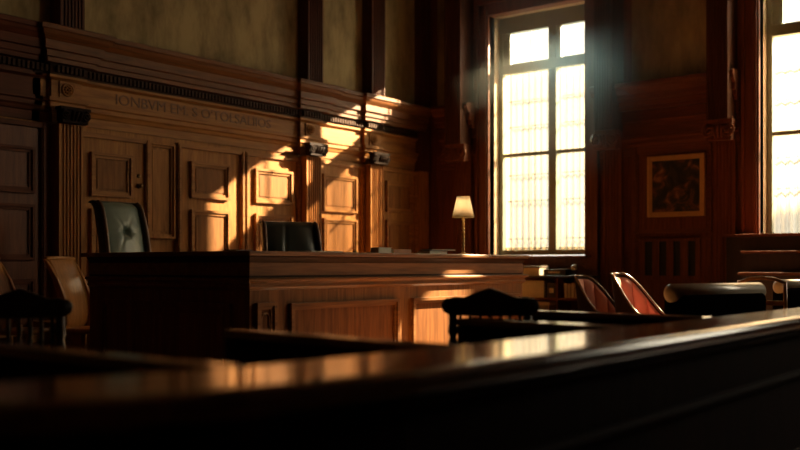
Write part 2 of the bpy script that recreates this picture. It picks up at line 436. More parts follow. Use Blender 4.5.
# ---- panelled doors on the back wall
def frame_mould(mb, u0, u1, z0, z1, face, w=.035, out=.022, axis='y'):
    """picture-frame moulding standing proud of a face (faces -y or -x)"""
    def bx(a, b, za, zb, o):
        if axis == 'y': mb.box(a, b, face-o, face+.005, za, zb)
        else: mb.box(face-o, face+.005, a, b, za, zb)
    for o, ww, ins in ((out, w*.5, 0), (out*.55, w*.5, w*.5)):
        a, b, c, e = u0+ins, u1-ins, z0+ins, z1-ins
        bx(a, a+ww, c, e, o); bx(b-ww, b, c, e, o); bx(a+ww, b-ww, c, c+ww, o); bx(a+ww, b-ww, e-ww, e, o)
def wdoor(name, x0, x1, px0, px1, z0, z1, split, handle=False, label=None, m1='oak', m2='oak_h', m3='oakfield'):
    e = sempty(name)
    if label: e['label'] = label
    f = YW-.035
    MB().box(x0, x1, f, YW, z0, z1).build('leaf', M[m1], e)
    for (a, b) in split:
        p = MB(); p.box(px0+.02, px1-.02, f-.006, f+.002, a+.02, b-.02); p.box(px0+.10, px1-.10, f-.016, f, a+.10, b-.10)
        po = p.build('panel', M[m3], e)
        p = MB(); frame_mould(p, px0, px1, a, b, f, .07, .05); p.build('panel_moulding', M[m2], po)
    c = MB()
    for s, xx in ((0, x0-.06), (1, x1)):
        c.box(xx, xx+.06, YW-.075, YW, z0, z1+.06); c.box(xx+.015, xx+.045, YW-.09, YW, z0, z1+.045)
    c.box(x0, x1, YW-.075, YW, z1, z1+.06); c.build('casing', M[m2], e)
    if handle:
        h = MB(); R = Matrix.Rotation(pi/2, 4, 'X')
        h.lathe([(.03, 0), (.03, .01), (.012, .015), (.012, .04), (.028, .05), (.03, .065), (.015, .078)], n=14, mtx=Matrix.Translation((7.82, f, 2.30)) @ R)
        h.build('door_knob', M['bronze'], e)
        h = MB(); h.lathe([(.026, 0), (.026, .012), (.02, .018), (.005, .02)], n=14, mtx=Matrix.Translation((7.82, f, 2.43)) @ R)
        h.build('lock_plate', M['bronze'], e)
    return e
SPL = [(2.19, 2.70), (.85, 2.03)]
wdoor('door_1', 6.95, 7.91, 7.08, 7.70, .6, 2.86, [(2.13, 2.68), (.85, 1.97)], True, 'panelled oak door with a knob behind the tufted chair')
wdoor('door_2', 8.50, 9.60, 8.67, 9.37, .6, 2.87, SPL, label='panelled oak door half lit by sun left of centre')
wdoor('door_3', 9.74, 10.77, 9.88, 10.66, .6, 2.87, SPL, label='panelled oak door sunlit behind the plain leather chair')
wdoor('door_4', 11.26, 12.32, 11.36, 12.19, .6, 2.89, [(2.13, 2.73), (.85, 2.02)], label='panelled oak door sunlit between two pilasters')
wdoor('door_5', 12.81, 13.79, 12.98, 13.72, .6, 2.89, [(2.19, 2.73), (.85, 2.05)], label='panelled oak door in the shaded room corner')
wdoor('door_6', 5.50, 6.40, 5.66, 6.31, .15, 2.90, [(2.11, 2.66), (1.32, 1.98), (.35, 1.1)], label='dark panelled door at the left edge behind wooden chairs', m1='mahog', m2='left_shade', m3='mahog')  # left bay doors coloured dark, shade painted into the wood
wdoor('door_7', 4.3, 5.37, 4.45, 5.2, .15, 2.90, [(2.11, 2.66), (1.32, 1.98), (.35, 1.1)], label='dark panelled door beyond the left edge', m1='mahog', m2='left_shade', m3='mahog')  # same dark colouring in place of shade
p = MB(); frame_mould(p, 7.98, 8.41, 1.62, 2.90, YW, .06, .06); p.box(8.06, 8.33, YW-.015, YW, 1.72, 2.8)
struct(p.build('trim_%d' % tn, M['oak']), 'narrow upright oak wall panel between two doors'); tn += 1

# ---- mahogany panelling between the two windows
p = MB(); frame_mould(p, 5.17, 6.40, 1.76, 3.13, XW, .06, .04, 'x'); frame_mould(p, 5.17, 6.40, .3, 1.70, XW, .05, .03, 'x')
struct(p.build('trim_%d' % tn, M['mahog_y']), 'mahogany panel moulding around the painting'); tn += 1
p = MB(); frame_mould(p, 7.02, 9.4, .12, 1.30, XW, .05, .03, 'x')
struct(p.build('trim_%d' % tn, M['mahog_y']), 'mahogany panel moulding below the tall window'); tn += 1
p = MB(); p.box(XW-.05, XW, 4.75, 7.02, 2.98+.0, 3.06); p.build
struct(MB().box(XW-.03, XW, Y0, 10.1, 0, .22).build('baseboard_right', M['mahog_y']))
struct(MB().box(X0, 5.4, YW-.03, YW, 0, .15).build('baseboard_back', M['oak_h']))
g = thing('wall_grille', 'dark upright four-slot grille set below the painting', 'grille', (XW, 5.8, 1.1))
b = MB(); ysl = [(6.097, 6.22), (5.869, 5.983), (5.647, 5.757), (5.412, 5.527)]
b.box(-.03, 0, -.46, .50, -.06, .0); b.box(-.03, 0, -.46, .50, .53, .60)
edges = [6.30]+[v for y1, y2 in ysl for v in (y2, y1)]+[5.34]
for k in range(0, len(edges), 2): b.box(-.03, 0, edges[k+1]-5.8, edges[k]-5.8, 0, .53)
b.build('grille_frame', M['mahog'], g)
for (a, c) in ysl:
    s = MB(); s.box(-.006, 0, a-5.8, c-5.8, 0, .53)
    s.build('slot', M['slot'], g)

# ---- windows
def make_window(idx, ya, yb):
    e = sempty('window_%d' % idx)
    e['label'] = ['tall bright window with sheer cloth left of the painting', 'tall bright window cut by the right edge', 'further tall window along the same wall', 'last tall window along the same wall'][idx-1]
    yc = (ya+yb)/2
    # lining boards of the opening
    L = MB(); L.box(XW, 14.86, yb, yb+.04, ZS, ZT); L.box(XW+TH, 14.86, ya-.04, ya, ZS, ZT)
    L.box(XW+TH, 14.86, ya-.04, yb+.04, ZT, ZT+.04); L.box(XW+TH, 14.86, ya-.04, yb+.04, ZS-.04, ZS)
    L.build('reveal', M['reveal'], e)
    F = MB(); x0, x1 = 14.50, 14.60
    for s in (0, 1):
        a, c = (yb-.08, yb) if s == 0 else (ya, ya+.08)
        F.box(x0, x1, a, c, ZS+.02, ZT)
        a, c = (yb-.23, yb-.08) if s == 0 else (ya+.08, ya+.23)
        F.box(x0+.01, x1-.01, a, c, 4.79, 5.34)
    F.box(x0, x1, ya+.08, yb-.08, 5.34, ZT); F.box(x0-.03, x1, ya+.08, yb-.08, 4.62, 4.79); F.box(x0, x1, ya+.08, yb-.08, ZS+.02, 1.53)
    F.box(x0, x1, yc-.155, yc+.085, 4.79, 5.34)
    F.build('window_frame', M['frame'], e, bevel=.008)
    MB().box(x0-.02, x1, yc-.075, yc+.075, 1.53, 5.34).build('mullion', M['frame'], e, bevel=.01)
    S = MB()
    for (a, c) in ((yc+.075, yb-.08), (ya+.08, yc-.075)):
        S.box(x0+.01, x1-.01, a, c, 3.165, 3.225)
    S.build('meeting_rail', M['frame'], e)
    B = MB()
    for (a, c) in ((yc+.05, yb-.02), (ya+.02, yc-.05)):
        y = (a+c)/2; B.box(14.735, 14.755, y-.008, y+.008, ZS, ZT)
        for z in (1.73, 2.40, 2.86, 3.72, 4.18): B.box(14.735, 14.755, a, c, z-.01, z+.01)
    B.build('glazing_bars', M['bar'], e)
    MB().box(14.77, 14.776, ya, yb, ZS, ZT).build('pane', M['glass'], e)
    MB().box(13.98, 14.50, ya+.18, yb+.06, ZS-.035, ZS+.0).build('window_sill', M['mahog_y'], e, bevel=.008)
    C = MB()
    for (a, c, o) in ((yb, yb+.25, .05), (yb+.03, yb+.09, .075), (yb+.2, yb+.25, .09), (ya+.05, ya+.30, .05), (ya+.05, ya+.1, .09)):
        C.box(XW-o, XW, a, c, 0.22, ZT+.30)
    for (z0, z1, o) in ((ZT, ZT+.25, .05), (ZT+.2, ZT+.3, .10)): C.box(XW-o, XW, ya+.05, yb+.25, z0, z1)
    C.build('casing', M['mahog'], e, bevel=.008)
    return e
WL = ['pale sheer curtain glowing in the tall window left of the painting', 'pale sheer curtain in the window cut by the right edge']
for i, (a, b) in enumerate(WIN):
    if i >= 2:                       # unseen window, set high so its light falls on the bench from above
        e = sempty('window_%d' % (i+1)); e['label'] = 'unseen high window added further along the same wall'
        f = MB()
        for (y0, y1, z0, z1) in ((a+.3, a+.38, 3, 6.6), (b-.08, b, 3, 6.6), (a+.38, b-.08, 3, 3.08), (a+.38, b-.08, 6.52, 6.6), (a+.38, b-.08, 4.9, 4.96), ((a+b)/2+.12, (a+b)/2+.18, 3.08, 6.52)): f.box(14.26, 14.32, y0, y1, z0, z1)
        f.build('window_frame', M['frame'], e); MB().box(14.29, 14.295, a+.3, b, 3, 6.6).build('pane', M['glass'], e); continue
    make_window(i+1, a, b)
    t = thing('sheer_curtain', WL[i], 'curtain', (14.66, (a+b)/2, ZS+.02), 0, None)
    hw = (b-a)/2-.01
    def cf(u, v, hw=hw, i=i):
        y = -hw+2*hw*u
        am = .016+.010*(1-v)
        return (am*sin(y*2*pi/.125+.7*sin(y*3.1+i))+.006*sin(y*2*pi/.041), y, .0+v*3.22)
    MB().grid(cf, 220, 6).build('cloth', M['curtain'], t)
    def hf(u, v, hw=hw):
        y = -hw+2*hw*u
        return (.022*sin(y*2*pi/.125)-.012, y, v*.14)
    MB().grid(hf, 220, 2).build('hem', M['hem'], t)
    MB().tube([(0, -hw, 3.22), (0, hw, 3.22)], .012).build('rod', M['brass'], t)

# ---- framed painting
t = thing('framed_painting', 'square dark oil painting in a thin gilt frame on the right wall', 'picture', (XW-.045, 5.71, 2.475))
f = MB(); hw = .452; hh = .47
for o, w_, ins in ((.035, .045, 0), (.022, .03, .045)):
    for (a, b, c, e_) in ((-hw+ins, -hw+ins+w_, -hh+ins, hh-ins), (hw-ins-w_, hw-ins, -hh+ins, hh-ins), (-hw+ins+w_, hw-ins-w_, -hh+ins, -hh+ins+w_), (-hw+ins+w_, hw-ins-w_, hh-ins-w_, hh-ins)):
        f.box(-o, .04, a, b, c, e_)
f.build('picture_frame', M['gold'], t, bevel=.006)
MB().box(-.008, .02, -hw+.06, hw-.06, -hh+.06, hh-.06).build('canvas', M['paint'], t)

# ------------------------------------------------------------------ judge bench
BX0, BX1, BY0, BY1 = 5.53, 9.94, 5.91, 8.17
t = thing('judge_bench', 'long panelled oak judge bench with moulded top in the centre', 'bench', (BX0, BY0, 0))
W_, D_ = BX1-BX0, BY1-BY0
T_ = .82                                           # depth of the bench's front run
Up = [(0, D_), (0, 0), (W_, 0), (W_, D_)]
def band(prof, name, mat):
    return MB().sweep(Up, prof, -1).build(name, mat, t, bevel=0)
# top slab: U shaped
tp = MB()
o_ = .065
poly = [(-o_, D_+o_), (-o_, -o_), (W_+o_, -o_), (W_+o_, D_+o_), (W_-.42, D_+o_), (W_-.42, T_), (.42, T_), (.42, D_+o_)]
tp.prism(poly, 'z', 1.337, 1.378)
tp.build('bench_top', M['bench_h'], t, bevel=.010)
band([(0, 1.337), (.035, 1.337), (.035, 1.327), (.02, 1.312), (.012, 1.300), (.006, 1.285), (0, 1.28)], 'top_moulding', M['shade_oak'])  # colour carries the shade below the slab
band([(0, 1.275), (.006, 1.275), (.006, 1.170), (0, 1.170)], 'frieze', M['bench_h'])
band([(0, 1.169), (.004, 1.169), (.004, 1.151), (0, 1.151)], 'shade_bead', M['shade_oak'])  # dark strip paints the shade line above the middle moulding
band([(0, 1.150), (.045, 1.148), (.055, 1.14), (.055, 1.125), (.038, 1.115), (.022, 1.105), (.022, 1.085), (.03, 1.08), (.03, 1.068), (.01, 1.05), (0, 1.045)], 'middle_moulding', M['bench_h'])
bd = MB(); i_ = .0
bd.prism([(0, D_), (0, 0), (W_, 0), (W_, D_), (W_-.38, D_), (W_-.38, T_-.04), (.38, T_-.04), (.38, D_)], 'z', .0, 1.337)
bd.build('carcass', M['bench'], t)
band([(0, .20), (.02, .19), (.035, .16), (.035, 0), (0, 0)], 'plinth', M['bench_h'])
def bpanel(x0, x1, z0, z1, arch=False):
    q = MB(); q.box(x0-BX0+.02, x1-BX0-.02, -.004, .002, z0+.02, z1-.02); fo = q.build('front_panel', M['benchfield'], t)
    p = MB(); frame_mould(p, x0-BX0, x1-BX0, z0, z1, 0, .06, .04)
    m = (x0+x1)/2-BX0
    if arch:
        r = (x1-x0)/2-.07; zc = z1-.09-r
        pts = [(m-r, -.008, z0+.1)]+[(m+r*cos(a), -.008, zc+r*sin(a)) for a in [pi-pi*k/10 for k in range(11)]]+[(m+r, -.008, z0+.1)]
        p.tube(pts, .01, 6)
    p.build('panel_moulding', M['bench_h'], fo)
bpanel(5.585, 5.815, .30, .94, True); bpanel(5.99, 7.51, .30, .925); bpanel(7.74, 9.25, .30, .925); bpanel(9.44, 9.85, .30, .925, True)
sp = MB(); frame_mould(sp, .22, D_-.22, .30, .93, 0, .05, .026, 'x'); sp.box(-.012, 0, .32, D_-.32, .4, .83)
sp.build('side_panel', M['bench'], t)
sp = MB(); 
for o2, ww, ins in ((.026, .025, 0), (.014, .025, .025)):
    a, b, c, e2 = .22+ins, D_-.22-ins, .3+ins, .93-ins
    for (p0, p1, q0, q1) in ((a, a+ww, c, e2), (b-ww, b, c, e2), (a+ww, b-ww, c, c+ww), (a+ww, b-ww, e2-ww, e2)): sp.box(W_-.005, W_+o2, p0, p1, q0, q1)
sp.build('side_panel', M['bench'], t)
ZB = 1.378
# ---- table lamp on the bench
t = thing('table_lamp', 'slim brass table lamp with cream cone shade on the bench', 'lamp', (9.23, 6.28, ZB))
MB().lathe([(.075, 0), (.075, .008), (.06, .014), (.03, .02), (.018, .035)], n=28).build('lamp_base', M['brass'], t)
st = MB()
prof = []
for k in range(60):
    z = .03+.40*k/59; prof.append((.0125+.0035*sin(k*1.15), z))
st.lathe(prof, n=14)
for ph in (0, pi):
    st.tube([(.015*cos(ph+k*.62), .015*sin(ph+k*.62), .03+.39*k/40) for k in range(41)], .006, 6)
st.build('stem', M['brass'], t)
MB().lathe([(.012, .42), (.024, .43), (.026, .445), (.014, .455), (.02, .47), (.02, .50), (.006, .51)], n=16).build('socket', M['brass'], t)
sh = MB()
def shf(u, v): a = 2*pi*u; r = .128-.054*v; return (r*cos(a), r*sin(a), .437+.243*v)
sh.grid(shf, 40, 4)
so = sh.build('lamp_shade', M['shade'], t)
md = so.modifiers.new('thick', 'SOLIDIFY'); md.thickness = .003
rg = MB()
for r, z in ((.128, .437), (.074, .68)): rg.tube([(r*cos(2*pi*k/32), r*sin(2*pi*k/32), z) for k in range(33)], .003, 6)
for k in range(3): rg.tube([(.012*cos(k*2.09), .012*sin(k*2.09), .50), (.076*cos(k*2.09), .076*sin(k*2.09), .668)], .0025, 5)
rg.build('shade_ring', M['brass'], so)
# ---- books and papers on the bench top
def book(name, label, loc, rz, l, w_, h, cover, cat='book', group=None):
    t = thing(name, label, cat, loc, rz, group)
    MB().box(-l/2+.006, l/2-.006, -w_/2+.006, w_/2-.001, .004, h-.004).build('pages', M['paper'], t)
    c = MB(); c.box(-l/2, l/2, -w_/2, w_/2, 0, .004); c.box(-l/2, l/2, -w_/2, w_/2, h-.004, h); c.box(-l/2, l/2, w_/2-.001, w_/2+.004, 0, h)
    c.build('cover', cover, t); return t
book('law_book', 'orange-backed book lying at the left of the bench books', (7.80, 6.13, ZB), radians(-6+180), .26, .15, .044, M['orange'])
book('document_folder', 'pale green folder of papers leaning by the orange book', (7.53, 6.12, ZB), radians(-4), .20, .11, .060, M['paper'], 'folder')
book('law_book', 'grey lower book between the orange book and lamp', (8.42, 6.13, ZB), radians(-5), .30, .18, .038, M['grey'])
book('notebook', 'thin dark notebook lying crosswise atop the grey book', (8.50, 6.11, ZB+.0382), radians(-7), .38, .17, .016, M['grey'], 'notebook')
tag(MB().box(-.22, .22, -.15, .15, 0, .014).build('paper_stack', M['paper'], None, (6.72, 6.27, ZB)), 'low stack of papers on the bench before the plain chair', 'papers')
pt = MB(); pt.lathe([(.02, 0), (.022, .012), (.012, .02), (.008, .028), (.004, .03)], n=14)
tag(pt.build('ink_stand', M['brass'], None, (7.05, 6.06, ZB)), 'tiny brass ink stand on the bench right of the plain chair', 'ink stand')
pd = MB(); pd.box(-.10, .10, -.07, .07, 0, .02)
tag(pd.build('desk_pad', M['blackbox'], None, (5.95, 6.5, ZB)), 'small dark pad on the bench between the two leather chairs', 'pad')

# ------------------------------------------------------------------ judge chairs
def judge_chair(label, loc, rz, leather, tuft, w_=.56, top=1.36):
    t = thing('judge_chair', label, 'chair', loc, rz, 'high-backed leather chairs behind the bench')
    hw = w_/2; zb = .50; H = top-zb
    def front(u, v):
        x = (u*2-1); xx = x*(hw-.045)*(1-.07*v)
        y = -.01-.05*(1-x*x)*(1-.2*v)+.17*v*v*1.0
        z = zb+H*v
        # rolled top
        if v > .9:
            k = (v-.9)/.1; y += .085*k*k; z -= .010*k
        if tuft:
            du = x*.23; dv = (v-.60)*H
            r = sqrt(du*du*1.0+dv*dv)
            y += .07*math.exp(-(r/.045)**2)
            ang = math.atan2(dv, du)
            y += .012*math.exp(-(r/.14)**2)*max(0, cos(ang*6))**3*min(1, r/.03)
        else:
            y += .010*sin(x*5+v*3)*sin(v*pi)+.012*math.exp(-((x+.45-v*.25)/.09)**2)
        return (xx, y, z)
    bk = MB()
    bk.grid(front, 48, 48)
    bc = bk.build('back_cushion', leather, t)
    sh = MB()                                   # shell with side wings
    for s in (-1, 1):
        pts_in = []
        def side(u, v, s=s):
            z = zb+H*v; yo = .17*v*v
            if v > .9: yo += .05*((v-.9)/.1)**2; z -= .02*((v-.9)/.1)**2
            prof = [(hw-.05, .0), (hw-.03, -.045), (hw-.005, -.05), (hw, -.03), (hw, .10), (hw-.03, .12), (hw-.07, .125)]
            k = u*(len(prof)-1); i = min(int(k), len(prof)-2); f = k-i
            px = prof[i][0]*(1-f)+prof[i+1][0]*f; py = prof[i][1]*(1-f)+prof[i+1][1]*f
            return (s*px*(1-.07*v), py+yo, z)
        sh.grid(side, 12, 24)
    def rear(u, v):
        x = (u*2-1); yo = .17*v*v
        z = zb+H*v
        if v > .9: yo += .05*((v-.9)/.1)**2; z -= .02*((v-.9)/.1)**2
        return (x*(hw-.06)*(1-.07*v), .125+yo, z)
    sh.grid(rear, 8, 24)
    def cap(u, v):
        x = (u*2-1)*(hw-.004)*(.93); a = v*pi
        return (x, .245-.075*cos(a)*1.0+.02, zb+H-.022+.022*sin(a))
    sh.grid(cap, 10, 8)
    sh.build('back_shell', M['leather2'], t)
    for s in (-1, 1):
        ed = MB(); ed.tube([(s*(hw-.012)*(1-.07*v), -.047+.17*v*v+(.05*((v-.9)/.1)**2 if v > .9 else 0), zb+H*v-(.015*((v-.9)/.1)**2 if v > .9 else 0)) for v in [k/20 for k in range(21)]], .022, 8)
        ed.build('edging', M['piping'], t)
    if tuft:
        b = MB(); b.lathe([(.014, 0), (.012, .006), (.004, .009)], n=12, mtx=Matrix.Translation((0, .08, zb+H*.60)) @ Matrix.Rotation(pi/2, 4, 'X')); b.build('button', leather, bc)
    MB().rbox(-hw+.02, hw-.02, -.50, .06, .42, .53, .04).build('seat', leather, t)
    for s in (-1, 1):
        a = MB(); a.tube([(s*(hw+.02), .02, .74), (s*(hw+.035), -.15, .735), (s*(hw+.035), -.36, .72), (s*(hw+.03), -.40, .66), (s*(hw+.02), -.36, .52), (s*(hw-.06), -.30, .44)], [.024, .028, .03, .026, .022, .02], 8)
        a.build('armrest', M['leather2'], t)
    MB().lathe([(.035, .08), (.035, .26), (.022, .26), (.022, .42)], n=14).build('gas_column', M['steel'], t, (0, -.22, 0))
    b = MB()
    for k in range(5):
        a = k*2*pi/5+.3; b.tube([(0, -.22, .12), (.15*cos(a), -.22+.15*sin(a), .105), (.30*cos(a), -.22+.30*sin(a), .065)], [.028, .022, .014], 8)
    sb = b.build('star_base', M['steel'], t)
    for k in range(5):
        a = k*2*pi/5+.3; c = MB(); c.lathe([(.028, -.012), (.03, -.006), (.03, .006), (.028, .012)], n=14, mtx=Matrix.Translation((.30*cos(a), -.22+.30*sin(a), .03)) @ Matrix.Rotation(a, 4, 'Z') @ Matrix.Rotation(pi/2, 4, 'X'))
        c.build('castor', M['steel'], sb)
    return t
judge_chair('tufted dark green leather chair with high back left behind the bench', (6.58, 9.0, .60), radians(2), M['leather'], True, .60, 1.38)
judge_chair('plain black leather chair behind the middle of the bench', (8.62, 8.42, .60), radians(-27), M['leather2'], False, .76, 1.215)

# ------------------------------------------------------------------ front rail and its partitions
t = thing('courtroom_rail', 'long dark polished rail crossing the whole foreground', 'rail', (0, 0, 0))
near = [(.72, 2.42), (.95, 2.12), (1.13, 1.95), (1.35, 1.83), (1.62, 1.74), (2.2, 1.65), (2.9, 1.62), (9.6, 1.62)]
far = [(9.6, 2.02), (3.2, 2.10), (1.95, 2.17), (1.2, 2.42), (1.0, 2.6)]
MB().prism(near+far, 'z', .865, .95).build('rail_top', M['rail'], t, bevel=.04)
ins = [(x+.04*(i < 4), y+.05) for i, (x, y) in enumerate(near)]
insf = [(9.6, 1.97), (3.2, 2.05), (1.95, 2.12), (1.22, 2.37), (1.05, 2.5)]
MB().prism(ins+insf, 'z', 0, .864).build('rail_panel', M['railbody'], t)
MB().sweep(ins, [(0, .864), (.035, .864), (.03, .845), (.012, .83), (0, .825)], -1).build('top_moulding', M['railbody'], t)
MB().sweep(ins, [(0, .63), (.025, .625), (.032, .605), (.028, .59), (.01, .575), (0, .57)], -1).build('middle_moulding', M['railbody'], t)
MB().sweep(ins, [(0, .16), (.03, .15), (.03, 0), (0, 0)], -1).build('plinth', M['railbody'], t)
def partition(label, xa, ya, xb, yb, w_=.12, zt=.95):
    L = math.hypot(xb-xa, yb-ya); rz = math.atan2(yb-ya, xb-xa)
    t = thing('partition', label, 'partition', (xa, ya, 0), rz, 'low partitions running back from the rail')
    MB().box(0, L, -w_/2, w_/2, zt-.04, zt).build('cap', M['rail_x'], t, bevel=.010)
    p = MB(); p.box(0, L-.02, -w_/2+.035, w_/2-.035, 0, zt-.04)
    for s in (-1, 1):
        y = s*(w_/2-.035)
        for (a, b, c, e_) in ((.1, .13, .25, .75), (L-.15, L-.12, .25, .75), (.13, L-.15, .25, .28), (.13, L-.15, .72, .75)):
            p.box(a, b, min(y, y+s*.012), max(y, y+s*.012), c, e_)
    p.build('panel', M['railbody'], t)
    q = MB(); q.box(L-.07, L-.004, -w_/2+.01, w_/2-.01, 0, zt-.04); q.build('end_post', M['railbody'], t, bevel=.008)
    return t
M['rail_x'] = M['rail']
partition('low dark partition running back from the rail at the far left', 1.96, 2.185, 1.98, 3.5)
partition('low dark partition standing before the corner of the bench', 2.98, 2.115, 3.13, 3.46)
partition('low dark partition in front of the crested carved chair', 4.46, 2.095, 4.60, 3.12, .16)
partition('low dark partition in front of the red barrel chairs', 5.62, 2.07, 5.68, 3.30, .14)

# ------------------------------------------------------------------ dark carved chairs
def carved_chair(label, loc, rz):
    t = thing('carved_chair', label, 'chair', loc, rz, 'dark carved chairs behind the rail')
    # local: back plane at y=0, sitter faces +y; crest outline (x,z) in metres
    half = [(0, 1.118), (.012, 1.116), (.165, 1.060), (.185, 1.062), (.215, 1.064), (.245, 1.055), (.27, 1.035), (.29, 1.008), (.292, .985), (.275, .968), (.25, .955), (.22, .95), (0, .945)]
    out = half+[(-x, z) for x, z in half[-2:0:-1]]
    c = MB(); c.prism(out, 'y', -.028, .028)
    cb = c.build('crest_rail', M['dark'], t, bevel=.010)
    for s in (-1, 1):
        v = MB(); v.lathe([(.045, -.034), (.045, .034)], n=18, mtx=Matrix.Translation((s*.248, 0, 1.01)) @ Matrix.Rotation(pi/2, 4, 'X'))
        v.lathe([(.02, -.04), (.02, .04)], n=14, mtx=Matrix.Translation((s*.248, 0, 1.01)) @ Matrix.Rotation(pi/2, 4, 'X'))
        v.build('volute', M['dark'], cb)
    sp = [(.014, .48), (.014, .52), (.022, .55), (.012, .57), (.017, .66), (.023, .74), (.014, .79), (.024, .81), (.014, .83), (.02, .88), (.013, .93), (.013, .955)]
    for x in [-.18+.06*k for k in range(7)]:
        MB().lathe([(r*.72, z) for r, z in sp], (x, 0, 0), 12).build('spindle', M['dark'], t)
    for s in (-1, 1):
        MB().lathe([(.03, 0), (.022, .06), (.03, .12), (.024, .3), (.032, .42), (.032, .5), (.024, .53), (.03, .56), (.02, .6), (.026, .72), (.03, .78), (.02, .82), (.032, .85), (.026, .9), (.026, .96)], (s*.225, 0, 0), 14).build('back_post', M['dark'], t)
        MB().lathe([(.02, 0), (.03, .05), (.02, .1), (.026, .25), (.034, .36), (.03, .43), (.022, .47), (.03, .52), (.02, .58), (.026, .66)], (s*.25, .46, 0), 14).build('front_leg', M['dark'], t)
        MB().tube([(s*.225, 0, .70), (s*.26, .12, .705), (s*.275, .30, .69), (s*.265, .44, .675), (s*.262, .50, .665), (s*.26, .52, .64)], [.02, .024, .027, .03, .034, .02], 10).build('arm', M['dark'], t)
    MB().rbox(-.27, .27, -.03, .50, .43, .49, .02).build('seat', M['dark'], t)
    MB().tube([(-.235, .22, .2), (.235, .22, .2)], .014, 8).build('stretcher', M['dark'], t)
    return t
carved_chair('dark carved chair with peaked crest rail in front of the bench', (4.92, 3.15, 0), radians(-57))
carved_chair('dark carved chair in silhouette before the wooden chairs at left', (3.03, 5.17, 0), radians(-38))
carved_chair('dark carved chair cut by the left edge of the photo', (2.05, 4.5, 0), radians(-10))

# ------------------------------------------------------------------ golden oak chairs at the left
def oak_chair(label, loc, rz):
    t = thing('oak_armchair', label, 'chair', loc, rz, 'golden oak chairs against the left wall')
    # curved side uprights: profile (y,z); sitter faces -y
    prof = [(.20, .40), (.13, .52), (.115, .62), (.13, .78), (.19, .96), (.26, 1.10), (.30, 1.17)]
    for s in (-1, 1):
        p = [(y-.085+.014*k, z) for k, (y, z) in enumerate(prof)]+[(y+.05-.004*k, z) for k, (y, z) in reversed(list(enumerate(prof)))]
        x0, x1 = sorted((s*.24, s*.29)); MB().prism(p, 'x', x0, x1).build('upright', M['chairwood'], t, bevel=.010)
    bk = MB()
    def bf(u, v):
        k = v*(len(prof)-1); i = min(int(k), len(prof)-2); f = k-i
        return ((u*2-1)*.24, prof[i][0]*(1-f)+prof[i+1][0]*f+.02*(1-(u*2-1)**2), prof[i][1]*(1-f)+prof[i+1][1]*f)
    bk.grid(bf, 10, 18); o = bk.build('back_panel', M['chairwood'], t)
    md = o.modifiers.new('thick', 'SOLIDIFY'); md.thickness = .022; md.offset = 0
    MB().tube([(-.27, .30, 1.175), (0, .325, 1.18), (.27, .30, 1.175)], .024, 8).build('crest', M['chairwood'], t)
    MB().rbox(-.29, .29, -.30, .20, .42, .47, .02).build('seat', M['chairwood'], t)
    MB().box(-.27, .27, -.29, -.26, .35, .42).build('apron', M['chairwood'], t)
    for sx in (-1, 1):
        for y in (-.26, .17): MB().prism([(sx*.26-.022, y-.022), (sx*.26+.022, y-.022), (sx*.26+.022, y+.022), (sx*.26-.022, y+.022)], 'z', 0, .42).build('leg', M['chairwood'], t)
    MB().box(-.24, .24, -.275, -.245, .15, .19).build('stretcher', M['chairwood'], t)
    return t
oak_chair('curved golden oak chair beside the left end of the bench', (5.80, 8.62, .15), radians(28))
oak_chair('curved golden oak chair against the far left wall, second from the bench', (5.22, 8.99, .15), radians(35))
oak_chair('curved golden oak chair cut by the left edge of the photo', (5.30, 9.75, .15), radians(35))

# ------------------------------------------------------------------ red barrel chairs
def barrel_chair(label, loc, rz, sc=1.0):
    t = thing('barrel_chair', label, 'chair', loc, rz, 'red upholstered barrel chairs right of the bench')
    t.scale = (sc, sc, sc)
    A = radians(112)
    def top(ph):
        k = abs(ph)/A; k = max(0, (k-.22)/.78)
        return 1.13-.50*(k*k*(3-2*k))
    def ctr(ph, r): return (r*sin(ph), r*cos(ph)*1.05)
    def lean(z): return .10*max(0, (z-.45)/.7)
    sh = MB()
    def outer(u, v):
        ph = -A+2*A*u; z = .30+(top(ph)-.30)*v; x, y = ctr(ph, .325); return (x, y+lean(z)*cos(ph), z)
    def inner(u, v):
        ph = -A+2*A*u; z = .30+(top(ph)-.30)*v; x, y = ctr(ph, .30); return (x, y+lean(z)*cos(ph), z)
    sh.grid(outer, 48, 10); sh.grid(inner, 48, 10)
    sh.build('back_shell', M['mattdark'], t)
    n = 7
    for k in range(n):
        p0 = -A*.86+2*A*.86*k/n; p1 = -A*.86+2*A*.86*(k+1)/n
        def ch(u, v, p0=p0, p1=p1):
            ph = p0+(p1-p0)*u; tz = top(ph)-.045
            z = .42+(tz-.42)*v
            b = sqrt(max(0, 1-(2*u-1)**2))*.035*(1 if v < .9 else sqrt(max(0, 1-((v-.9)/.1)**2)))
            x, y = ctr(ph, .297-b); return (x, y+lean(z)*cos(ph), z)
        m = MB(); m.grid(ch, 10, 14); m.build('channel', M['red'], t)
    ra = MB(); pts = []
    for k in range(41):
        ph = -A+2*A*k/40; z = top(ph); x, y = ctr(ph, .312); pts.append((x, y+lean(z)*cos(ph), z))
    pts = [(pts[0][0], pts[0][1]-.01, .30)]+pts+[(pts[-1][0], pts[-1][1]-.01, .30)]
    ra.tube(pts, .016, 8); ra.build('top_rail', M['chairframe'], t)
    MB().lathe([(.26, .34), (.285, .36), (.285, .44), (.25, .47), (.001, .48)], (0, -.02, 0), 28).build('seat', M['red'], t)
    MB().lathe([(.28, .28), (.29, .29), (.29, .34), (.2, .345)], (0, -.01, 0), 28).build('seat_frame', M['dark'], t)
    for sx in (-1, 1):
        for y in (-.20, .20): MB().tube([(sx*.19, y, .29), (sx*.205, y*1.06, .14), (sx*.215, y*1.12, 0)], [.024, .019, .014], 8).build('leg', M['dark'], t)
    return t
